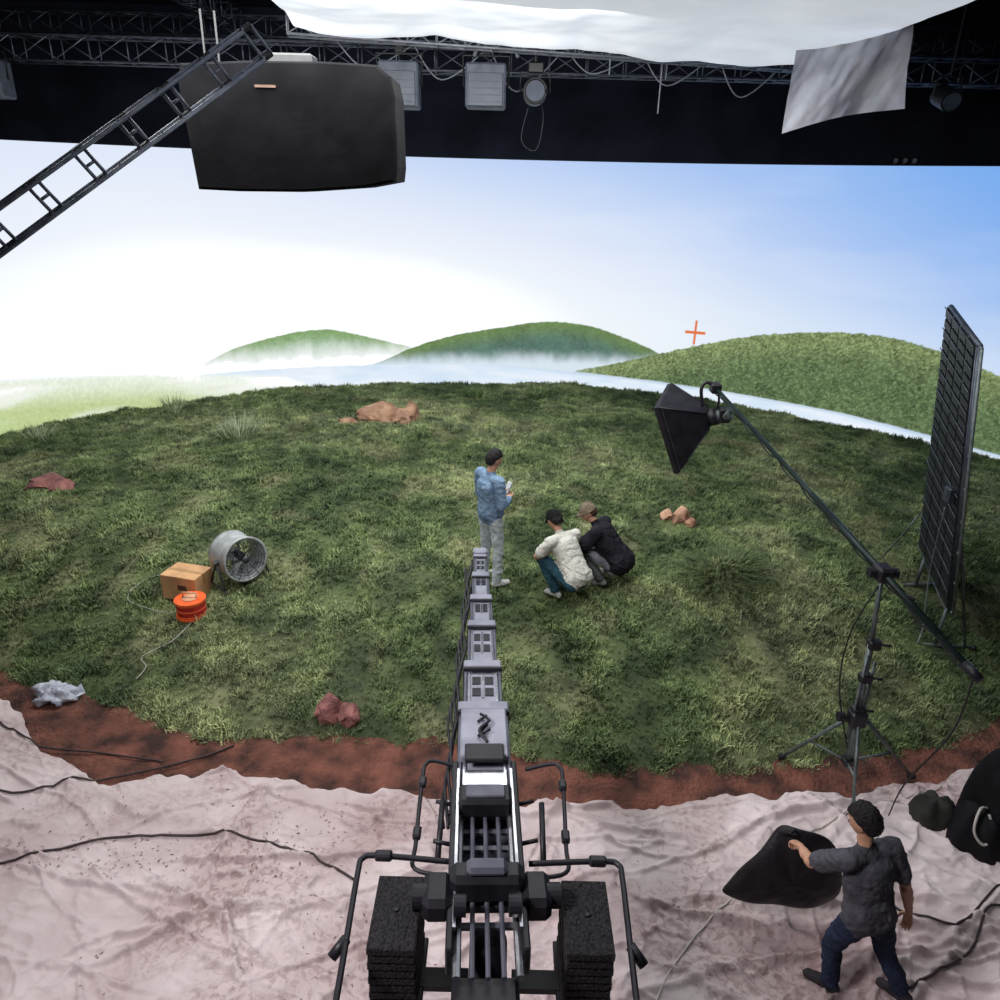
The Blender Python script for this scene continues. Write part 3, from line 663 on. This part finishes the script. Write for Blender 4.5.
A.build('drum_fan',[M_fan,mat('fan_dark_wire',(80,84,88),(60,64,68),rough=.4,metal=.4,scale=9)])
M_card=mat('cardboard',(220,174,126),(194,150,108),rough=.85,scale=5)
A=Acc();bz=H1(-3.82,8.1)+.02;Rb=Matrix.Rotation(math.radians(-14),3,'Z')
cb=V(-3.85,8.15,bz+.16);
for (o,sz) in((V(0,-.17,0),(.48,.012,.32)),(V(0,.17,0),(.48,.012,.32)),(V(-.235,0,0),(.012,.34,.32)),(V(.235,0,0),(.012,.34,.32)),(V(0,0,-.155),(.47,.34,.012)),(V(0,-.085,.158),(.48,.168,.008)),(V(0,.087,.158),(.48,.166,.008))):A.box(cb+Rb@o,sz,0,Rb)
A.box(cb+Rb@V(0,0,.164),(.49,.05,.004),1,Rb);A.box(cb+Rb@V(.243,0,.1),(.003,.05,.12),1,Rb);A.box(cb+Rb@V(.05,-.178,.02),(.12,.004,.07),2,Rb)
A.build('cardboard_box',[M_card,mat('packing_tape',(190,150,100),scale=5,rough=.3),mat('box_print',(120,80,60),scale=9)])
A=Acc();rz=H1(-3.66,7.74)+.03;rc=V(-3.66,7.74,rz)
M_or=mat('orange_plastic',(255,120,64),(240,92,44),rough=.4,scale=6)
for z in(.0,.2):
    A.tube([rc+V(0,0,z),rc+V(0,0,z+.025)],.18,0,28,smooth=False)
A.tube([rc+V(0,0,.02),rc+V(0,0,.21)],.08,0,20)
for k in range(7):
    A.tube([rc+V(.155*math.cos(j*math.pi/12),.155*math.sin(j*math.pi/12),.035+k*.025) for j in range(25)],.013,2 if k%3 else 0,6)
A.tube([rc+V(0,0,.225),rc+V(0,0,.24)],.09,1,20);A.tube([rc+V(-.08,0,.23),rc+V(-.08,0,.3),rc+V(.08,0,.3),rc+V(.08,0,.23)],.012,1,8)
A.build('orange_cable_reel',[M_or,mat('reel_pale_hub',(250,190,150),scale=6),mat('reel_red_cable',(210,54,38),(170,34,26),scale=20)])
M_plast=mat('white_plastic',(206,210,222),(160,166,182),rough=.3,scale=14,bump=.8,bscale=12)
A=Acc()
def fnb(p):
    n=p.normalized();k=1+.6*(float(fbm(n.x*3+4,n.y*3+n.z*2,4))-.5)*2;q=V(n.x*.23*k,n.y*.15*k,max(n.z,-.2)*.12*k);return q
A.sphere((-4.75,6.64,.08),1,0,20,fn=fnb)
A.add([(-4.6,6.65,.11),(-4.52,6.73,.17),(-4.45,6.66,.1),(-4.53,6.58,.09)],[(0,1,2,3)],0)
A.build('plastic_bag',[M_plast])

# ------------------------------------------------------------------ cables on the ground
def gcable(name,pts,r,m,f):
    q=catmull([(a,b,0) for a,b in pts],10);A=Acc();A.tube([V(p.x,p.y,f(p.x,p.y)+r+.008) for p in q],r,0,6);A.build(name,[m])
def allh(x,y): 
    return H1(x,y)+.03 if y>float(yfront(x)) else max(HC(x,y),.03)
M_wire=mat('wire_black',(70,56,58),(48,40,42),rough=.6,scale=9)
M_wirew=mat('wire_white',(200,196,190),(170,166,160),rough=.6,scale=9)
gcable('floor_cable',[(-5.2,5.2),(-4.3,5.25),(-3.5,5.5),(-2.9,5.75),(-2.6,5.95)],.010,M_wire,allh)
gcable('floor_cable',[(-5.0,4.7),(-4.2,4.45),(-3.2,4.75),(-2.3,4.8),(-1.6,4.65),(-1.1,4.4)],.010,M_wire,allh)
gcable('floor_cable',[(-5.4,6.4),(-4.6,5.9),(-3.9,5.8),(-3.2,5.7)],.009,M_wire,allh)
gcable('floor_cable',[(-3.6,7.6),(-3.75,7.3),(-4.0,7.1),(-3.9,6.95),(-3.95,6.8)],.005,M_wirew,allh)
gcable('floor_cable',[(-3.9,8.3),(-4.4,8.5),(-4.6,8.1),(-4.3,7.9),(-3.8,7.8)],.005,M_wirew,allh)
gcable('floor_cable',[(3.0,3.6),(3.6,3.9),(4.0,4.3),(4.4,4.2)],.010,M_wire,allh)
gcable('floor_cable',[(.9,2.9),(1.4,3.8),(2.4,4.7),(3.2,5.2),(4.3,5.6)],.007,M_wirew,allh)
gcable('floor_cable',[(3.2,4.3),(3.6,4.1),(4.2,4.5),(4.6,4.4)],.009,M_wire,allh)
A=Acc()
for i in range(1100):
    if random.random()<.8: px=random.gauss(-2.4,1.0);py_=random.gauss(4.5,.45)
    else: px=random.uniform(-5,1.5);py_=random.uniform(3.4,5.3)
    if py_>float(ycloth(px))-.05 or abs(px)<.2:continue
    if float(fbm(px*1.8,py_*1.8,3,77))<.48:continue
    z=HC(px,py_)+.006;a=random.uniform(0,6.28);l=random.uniform(.006,.022);w=l*random.uniform(.15,.4)
    ca_,sa=math.cos(a),math.sin(a)
    A.add([(px-ca_*l,py_-sa*l,z),(px+sa*w,py_-ca_*w,z+.004),(px+ca_*l,py_+sa*l,z+.006),(px-sa*w,py_+ca_*w,z+.003)],[(0,1,2,3)],0)
A.build('leaf_litter',[mat('dry_leaf',(126,90,86),(98,70,68),scale=3)])

# ------------------------------------------------------------------ tarp bundle right
M_tarp=mat('black_tarp',(22,21,25),(13,12,15),rough=.75,scale=4,bump=.4,bscale=6,spec=.2)
M_olive=mat('olive_cloth',(50,52,46),(34,36,34),rough=.85,scale=5,bump=.5,bscale=8)
A=Acc()
def drape(cx,cy,sx,sy,sz,m,sd,pk):
    def fn(p):
        n=p.normalized();a=math.atan2(n.y,n.x);k=1+.08*math.sin(a*5+sd)+.2*(float(fbm(n.x*2+sd,n.y*2+n.z*2,3))-.5)
        z=max(n.z,0);prof=(1-z**pk)**.5 if z<1 else 0
        return V(math.cos(a)*sx*k*(.25+.75*prof),math.sin(a)*sy*k*(.25+.75*prof),z*sz*k) if z<.98 else V(n.x*sx,n.y*sy,sz)
    A.sphere((cx,cy,.06),1,m,26,fn=fn)
drape(4.56,5.1,.34,.34,.86,0,1,2.2);drape(4.27,4.95,.26,.24,.36,0,4,2.6);drape(4.0,5.22,.20,.17,.25,1,7,2.4)
A.tube(catmull([(4.3,5.0,.42),(4.15,4.9,.5),(4.08,4.8,.36),(4.16,4.75,.26),(4.26,4.8,.33),(4.24,4.9,.45)]),.012,2,6)
A.build('tarp_covered_equipment',[M_tarp,M_olive,M_wirew])

# ------------------------------------------------------------------ people
def bodymesh(bones,vox,smooth=3,rep=1.0):
    T=Acc()
    for b in bones:T.limb(b['a'],b['b'],b['r0'],b['r1'],b.get('h',(1,0,0)),b.get('su',1),b.get('sv',1))
    o=T.build('tmp',[])
    m=o.modifiers.new('r','REMESH');m.mode='VOXEL';m.voxel_size=vox;m.use_smooth_shade=True
    s=o.modifiers.new('s','SMOOTH');s.factor=.5;s.iterations=smooth
    dg=bpy.context.evaluated_depsgraph_get();ev=o.evaluated_get(dg);me=ev.to_mesh()
    n=len(me.vertices);co_=np.empty(n*3);me.vertices.foreach_get('co',co_);co_=co_.reshape(-1,3)
    fs=[tuple(p.vertices) for p in me.polygons];ev.to_mesh_clear();md=o.data
    bpy.data.objects.remove(o);bpy.data.meshes.remove(md)
    return co_,fs
def label(co_,fs,bones):
    fc_=np.array([co_[list(f)].mean(0) for f in fs]);best=np.full(len(fs),1e9);lab=np.zeros(len(fs),int)
    for b in bones:
        a=np.array(b['a']);c=np.array(b['b']);d=c-a;L2=(d@d)+1e-9;t=np.clip(((fc_-a)@d)/L2,0,1);q=a+t[:,None]*d
        rr=(b['r0']*(1-t)+b['r1']*t)*max(b.get('su',1),b.get('sv',1))
        dist=np.linalg.norm(fc_-q,axis=1)/rr;m=dist<best;best[m]=dist[m];lab[m]=b['l']
    return lab
def hand(acc,w,d,palmn,side,m,curl=.6,sz=1.0):
    d=Vector(d).normalized();pn_=Vector(palmn);pn_=(pn_-d*pn_.dot(d)).normalized();sd=d.cross(pn_)
    if sd.dot(Vector(side))<0:sd=-sd
    w=Vector(w);B=[]
    B.append(dict(a=w,b=w+d*.08*sz,r0=.026*sz,r1=.038*sz,h=sd,su=1.0,sv=.42,l=0))
    for k,(o,l) in enumerate(((.028,.072),(.010,.08),(-.009,.074),(-.027,.058))):
        p=w+d*.085*sz+sd*o*sz;dirn=d;r=.0085*sz
        for q in range(3):
            an=curl*(q+.5)*.55;dd=(d*math.cos(an)+pn_*math.sin(an)).normalized();e=p+dd*l*sz*(.45,.32,.26)[q]
            B.append(dict(a=p,b=e,r0=r,r1=r*.9,l=0));p=e;r*=.9
    p=w+d*.03*sz+sd*.025*sz
    for q in range(2):
        dd=(d*.75+sd*.6*(1-q*.7)+pn_*.35).normalized();e=p+dd*.038*sz;B.append(dict(a=p,b=e,r0=.011*sz,r1=.009*sz,l=0));p=e
    c_,f_=bodymesh(B,.0045,2);acc.add(c_,f_,m,True)
def head(acc,c,f,up,ms,mh,me_,ml,hair='short',mcap=None):
    f=Vector(f).normalized();up=Vector(up);up=(up-f*up.dot(f)).normalized();s=f.cross(up)
    R=Matrix((s,f,up)).transposed()
    def sh(p):
        n=p.normalized();x,y,z=n.x*.076,n.y*.096,n.z*.118
        if z<-.02:
            k=1-(-.02-z)*3.2;x*=max(k,.45);y=y*max(1-(-.02-z)*2.2,.5)+(.02 if y>-.02 else .012)*min(1,(-.02-z)*12)
        if y>.04:
            x_=abs(x)
            y+=.022*math.exp(-((x/.012)**2+((z+.012)/.022)**2))
            y-=.010*math.exp(-(((x_-.03)/.014)**2+((z-.012)/.012)**2))
            y+=.006*math.exp(-((x/.024)**2+((z+.055)/.010)**2))
            y+=.006*math.exp(-((x/.03)**2+((z+.095)/.015)**2))
            y+=.005*math.exp(-((x/.05)**2+((z-.032)/.010)**2))
        return V(x,y,z)
    acc.sphere(c,1,ms,30,R,fn=sh)
    c=Vector(c)
    for k in(-1,1):
        acc.sphere(c+R@V(k*.03,.082,.012),.0115,me_,8,R);acc.sphere(c+R@V(k*.03,.0905,.012),.005,mh,6,R)
        acc.sphere(c+R@V(k*.078,-.005,-.005),1,ms,8,R,sc=(.010,.020,.032))
        acc.box(c+R@V(k*.03,.094,.034),(.028,.006,.005),mh,R)
    acc.box(c+R@V(0,.093,-.054),(.036,.006,.006),ml,R,.002)
    rs=random.random()*30
    def hr(p):
        n=p.normalized();x,y,z=n.x*.088,n.y*.108,n.z*.130
        nn=float(fbm(n.x*9+rs,n.y*9+n.z*9+rs,3))-.5
        k=1+.24*nn
        x*=k;y*=k;z*=k
        lim=.052*float(sst(-.01,.05,y))-.075*float(sst(.0,-.05,y))+.02*nn
        if z<lim: 
            t=min(1,(lim-z)/.02);x*=(1-.25*t);y*=(1-.25*t);z=lim-.012*t
        return V(x,y-.006,z+.004)
    acc.sphere(c,1,mh,30,R,fn=hr)
    if hair=='cap':
        def cp(p):
            n=p.normalized();z=n.z*.138
            if z<.03:z=.03
            return V(n.x*.096*(1 if n.z>.0 else .9),n.y*.116*(1 if n.z>0 else .9)-.004,z)
        acc.sphere(c,1,mcap,20,R,fn=cp)
        vs=[];m_=9
        for j in range(m_):
            a=math.pi*(.15+.7*j/(m_-1));vs+=[c+R@V(math.cos(a)*.09,math.sin(a)*.108,.038),c+R@V(math.cos(a)*.085,math.sin(a)*.175,.022),c+R@V(math.cos(a)*.09,math.sin(a)*.108,.030)]
        fs=[]
        for j in range(m_-1):
            o=j*3;fs+=[(o,o+3,o+4,o+1),(o+1,o+4,o+5,o+2)]
        acc.add(vs,fs,mcap,True)
def person(name,J,mats,sleeve='long',hair='short',bag=1.0,curlL=.6,curlR=.6):
    J={k:Vector(v) for k,v in J.items()}
    lat=(J['shR']-J['shL']).normalized();hl=(J['hipR']-J['hipL']).normalized()
    B=[];ad=lambda a,b,r0,r1,l,**k:B.append(dict(a=a,b=b,r0=r0,r1=r1,l=l,**k))
    pel=J['pelvis'];ch=J['chest'];nk=J['neck'];wa=pel.lerp(ch,.42)
    ad(pel,pel.lerp(wa,.3),.115,.115,2,h=hl,su=1.38,sv=1.0)
    ad(pel.lerp(wa,.15),wa,.124*bag,.112*bag,1,h=lat,su=1.34,sv=1.0)
    ad(wa,ch,.112*bag,.122*bag,1,h=lat,su=1.32,sv=.92)
    ad(ch,ch.lerp(nk,.55),.122*bag,.085,1,h=lat,su=1.35,sv=.88)
    ad(ch.lerp(nk,.7),nk,.06,.056,1)
    ad(nk,nk.lerp(J['head'],.6),.052,.05,0)
    for s in'LR':
        sh,el,wr=J['sh'+s],J['el'+s],J['wr'+s]
        ad(ch.lerp(nk,.6),sh,.062,.062*bag,1)
        if sleeve=='long':
            ad(sh,el,.062*bag,.05*bag,1);ad(el,wr.lerp(el,.06),.05*bag,.038*bag,1);ad(wr.lerp(el,.1),wr,.027,.025,0)
        else:
            mid=sh.lerp(el,.72);ad(sh,mid,.064*bag,.062*bag,1);ad(mid,el,.043,.039,0);ad(el,wr,.040,.026,0)
        hp,kn,an,to=J['hip'+s],J['kn'+s],J['an'+s],J['to'+s]
        ad(hp,kn,.094,.068,2);ad(kn,kn.lerp(an,.4),.066,.066,2);ad(kn.lerp(an,.4),an.lerp(kn,.08),.066,.058,2)
        hd=(to-an);hd.z=0;hd.normalize();heel=an-hd*.045+V(0,0,-.035)
        ad(an+V(0,0,.0),heel,.042,.036,3);ad(heel,to-hd*.03,.036,.038,3);ad(an,to-hd*.04,.04,.032,3)
    c_,f_=bodymesh(B,.0125,4);lab=label(c_,f_,B)
    nz_=fbm(c_[:,0]*9+c_[:,1]*5,c_[:,2]*11,3,88)-.5
    rid=1-np.abs(2*fbm(c_[:,0]*11-c_[:,1]*7,c_[:,2]*15+c_[:,0]*6,2,91)-1)
    ctr=np.array(pel);dv=c_-ctr;dv[:,2]=0;dv/=np.linalg.norm(dv,axis=1)[:,None]+1e-6
    c_=c_+nz_[:,None]*.018*np.array([1,1,.2])+dv*(rid**5*.014)[:,None]
    A=Acc();A.add(c_,f_,[int(q) for q in lab],True)
    head(A,J['head'],J['face'],J['hup'] if 'hup' in J else V(0,0,1),0,4,5,6,hair,7)
    fw=J['fwd']
    for s,cu in(('L',curlL),('R',curlR)):
        d=(J['hd'+s]-J['wr'+s]) if 'hd'+s in J else (J['wr'+s]-J['el'+s])
        pnm=J['pn'+s] if 'pn'+s in J else (pel-J['wr'+s]); td=J['td'+s] if 'td'+s in J else fw
        hand(A,J['wr'+s],d,pnm,td,0,cu)
    return A,mats
def place(T,ox,oy,oz,ang,sc=1.0):
    R=Matrix.Rotation(ang,3,'Z');out={}
    for k,v in T.items():
        v=Vector(v);out[k]=(R@v) if k in('face','hup','fwd','pnL','pnR','tdL','tdR') else R@v*sc+V(ox,oy,oz)
    return out
SK=mat('skin',(206,160,132),(190,142,116),rough=.55,scale=12);HR=mat('black_hair',(30,26,26),(16,14,14),rough=.6,scale=60,bump=.5,bscale=90)
EY=mat('eye_white',(235,235,235),scale=5);LP=mat('lips',(160,96,88),scale=9)
def cl(n,c,c2=None,b=.6):return mat(n,c,c2,rough=.9,scale=9,bump=b,bscale=16,spec=.15)
CAP=cl('black_cap',(28,28,30));
T=dict(pelvis=(0,0,.96),chest=(0,-.02,1.30),neck=(0,-.01,1.46),head=(0,.035,1.62),shL=(-.185,-.02,1.41),shR=(.185,-.02,1.41),
 elL=(-.25,.0,1.13),elR=(.25,-.02,1.13),wrL=(-.10,.20,1.18),wrR=(.10,.19,1.13),hipL=(-.095,0,.92),hipR=(.095,0,.92),knL=(-.12,.03,.5),knR=(.12,.04,.5),
 anL=(-.13,0,.085),anR=(.13,.02,.085),toL=(-.15,.17,.045),toR=(.16,.19,.045),face=(.1,.9,-.3),fwd=(0,1,0),hdL=(-.02,.25,1.2),hdR=(0,.25,1.14),pnL=(.3,0,1),pnR=(-.3,0,1),tdL=(0,.5,1),tdR=(0,.5,1))
sx_,sy_=-.11,8.38
J=place(T,sx_,sy_,H1(sx_,sy_),math.radians(-55),1.03)
A,_=person('x',J,None,'long',bag=1.16)
pc=J['hdR'].lerp(J['hdL'],.5)+V(0,0,.05);A.box(pc,(.08,.02,.15),8,Matrix.Rotation(math.radians(-55),3,'Z')@Matrix.Rotation(-.5,3,'X'),.005)
A.build('standing_man',[SK,cl('light_blue_shirt',(134,160,188),(108,134,164)),cl('pale_trousers',(204,214,218),(178,188,194)),cl('white_shoes',(225,225,225)),HR,EY,LP,CAP,mat('white_phone',(225,228,232),scale=5,rough=.3)])
T=dict(pelvis=(0,-.20,.30),chest=(0,.07,.62),neck=(0,.17,.75),head=(0,.27,.87),shL=(-.185,.10,.70),shR=(.185,.10,.70),elL=(-.25,.30,.52),elR=(.25,.30,.52),
 wrL=(-.10,.48,.46),wrR=(.08,.50,.44),hipL=(-.10,-.20,.27),hipR=(.10,-.20,.27),knL=(-.19,.25,.46),knR=(.2,.24,.44),anL=(-.14,.0,.09),anR=(.14,-.02,.09),toL=(-.17,.17,.045),toR=(.17,.15,.045),
 face=(0,.75,-.66),hup=(0,.66,.75),fwd=(0,1,0),hdL=(-.04,.56,.40),hdR=(.03,.58,.38),pnL=(.3,-.3,-1),pnR=(-.3,-.3,-1),tdL=(1,0,0),tdR=(-1,0,0))
T2=dict(T);T2.update(wrL=(-.12,.38,.40),wrR=(.10,.40,.38),hdL=(-.08,.44,.33),hdR=(.05,.46,.31),elL=(-.27,.22,.50),elR=(.27,.22,.50))
gx,gy=.84,8.06
J=place(T2,gx,gy,H1(gx,gy),math.radians(38),1.05)
A,_=person('x',J,None,'short',hair='cap',bag=1.16)
A.build('squatting_man_white_shirt',[SK,cl('white_tshirt',(216,216,206),(192,192,182)),cl('teal_jeans',(52,86,100),(40,70,84)),cl('white_trainers',(222,222,222)),HR,EY,LP,CAP])
gx,gy=1.36,8.45
J=place(T2,gx,gy,H1(gx,gy),math.radians(66),1.05)
J['face']=V(-.9,-.1,-.5);J['hup']=V(-.4,0,.9)
A,_=person('x',J,None,'long',hair='cap',bag=1.38)
A.build('squatting_man_black_jacket',[SK,cl('black_jacket',(44,42,50),(28,27,33)),cl('grey_trousers',(130,132,138),(104,106,112)),cl('light_trainers',(200,198,196)),mat('brown_hair',(90,68,56),(60,44,38),rough=.7,scale=50),EY,LP,cl('khaki_cap',(128,116,100))])
fw=V(-.5,.86,0)
J=dict(pelvis=(2.50,3.52,.93),chest=(2.45,3.58,1.27),neck=(2.42,3.61,1.44),head=(2.39,3.66,1.60),shL=(2.26,3.53,1.40),shR=(2.61,3.66,1.38),
 elL=(2.15,3.70,1.18),wrL=(2.16,3.93,1.08),hdL=(2.16,4.01,1.03),elR=(2.73,3.60,1.12),wrR=(2.82,3.60,.86),hdR=(2.84,3.61,.76),
 hipL=(2.42,3.50,.90),hipR=(2.60,3.56,.90),knL=(2.40,3.64,.50),knR=(2.74,3.62,.48),anL=(2.43,3.60,.15),anR=(2.88,3.52,.20),toL=(2.29,3.71,.11),toR=(2.79,3.66,.11),
 face=(-.6,.65,-.35),hup=(-.2,.2,.95),fwd=fw,pnL=(0,0,-1),tdL=(0.6,.3,.3),pnR=(-.6,-.3,0),tdR=(-.5,.8,0))
A,_=person('x',J,None,'short',bag=1.12,curlL=1.6,curlR=.7)
A.build('walking_man',[SK,cl('grey_tshirt',(92,92,100),(74,74,82)),cl('dark_jeans',(48,56,80),(34,42,62)),cl('dark_shoes',(60,58,62)),HR,EY,LP,CAP])
out=[(2.18,1.13),(2.11,1.09),(1.99,.88),(1.87,.64),(1.76,.47),(1.74,.40),(1.98,.33),(2.2,.28),(2.45,.28),(2.66,.32),(2.70,.50),(2.66,.78),(2.56,.97),(2.40,1.09),(2.26,1.13)]
cxx,czz=2.24,.66;k=len(out);rings=[]
for (sc,dp_) in((.02,.12),(.3,.11),(.6,.09),(.85,.055),(1,0),(.85,-.055),(.6,-.09),(.3,-.11),(.02,-.12)):
    rings.append([(cxx+(p[0]-cxx)*sc,4.16+dp_+.05*math.sin(p[0]*14+p[1]*9)*sc,czz-.09+(p[1]-czz)*sc) for p in out])
A=Acc();vs=[p for r in rings for p in r];A.add(vs,[(i*k+j,i*k+(j+1)%k,(i+1)*k+(j+1)%k,(i+1)*k+j) for i in range(len(rings)-1) for j in range(k)],0,True)
A.tube(catmull([(2.12,4.14,.98),(2.15,4.06,1.06),(2.22,4.14,1.01)]),.012,0,6)
ob=A.build('black_fabric_bag',[mat('bag_black_nylon',(32,30,34),(20,19,22),rough=.55,scale=4,bump=.6,bscale=7,spec=.3)])
ms=ob.modifiers.new('s','SUBSURF');ms.levels=2;ms.render_levels=2

# ------------------------------------------------------------------ lights
def area(name,loc,tgt,sx,sy,p,c=(1,1,1),spread=180):
    l=bpy.data.lights.new(name,'AREA');l.shape='RECTANGLE';l.size=sx;l.size_y=sy;l.energy=p;l.color=c;l.spread=math.radians(spread)
    o=bpy.data.objects.new(name,l);S.collection.objects.link(o);o.location=loc
    o.rotation_euler=(Vector(tgt)-Vector(loc)).to_track_quat('-Z','Y').to_euler();return o
area('overhead_softlight',(-2,9.5,6.9),(-2.6,13.2,0),7,2.5,820,(1,1,.97))
area('overhead_softlight',(1.5,6.5,6.9),(1.5,9.4,0),5,2.5,120,(1,.99,.97))
area('rear_softlight',(-3.8,1.5,6.8),(.3,4.0,0),1.6,1.2,125,(1,.94,.96),100)
area('back_wall_fill',(0,17,8.9),(0,24,7.5),10,.5,60,(.8,.88,1))  # unseen fill lamp, added to lift the dark back wall
w=bpy.data.worlds.new('studio');w.use_nodes=True;w.node_tree.nodes['Background'].inputs[0].default_value=(.02,.022,.03,1);S.world=w
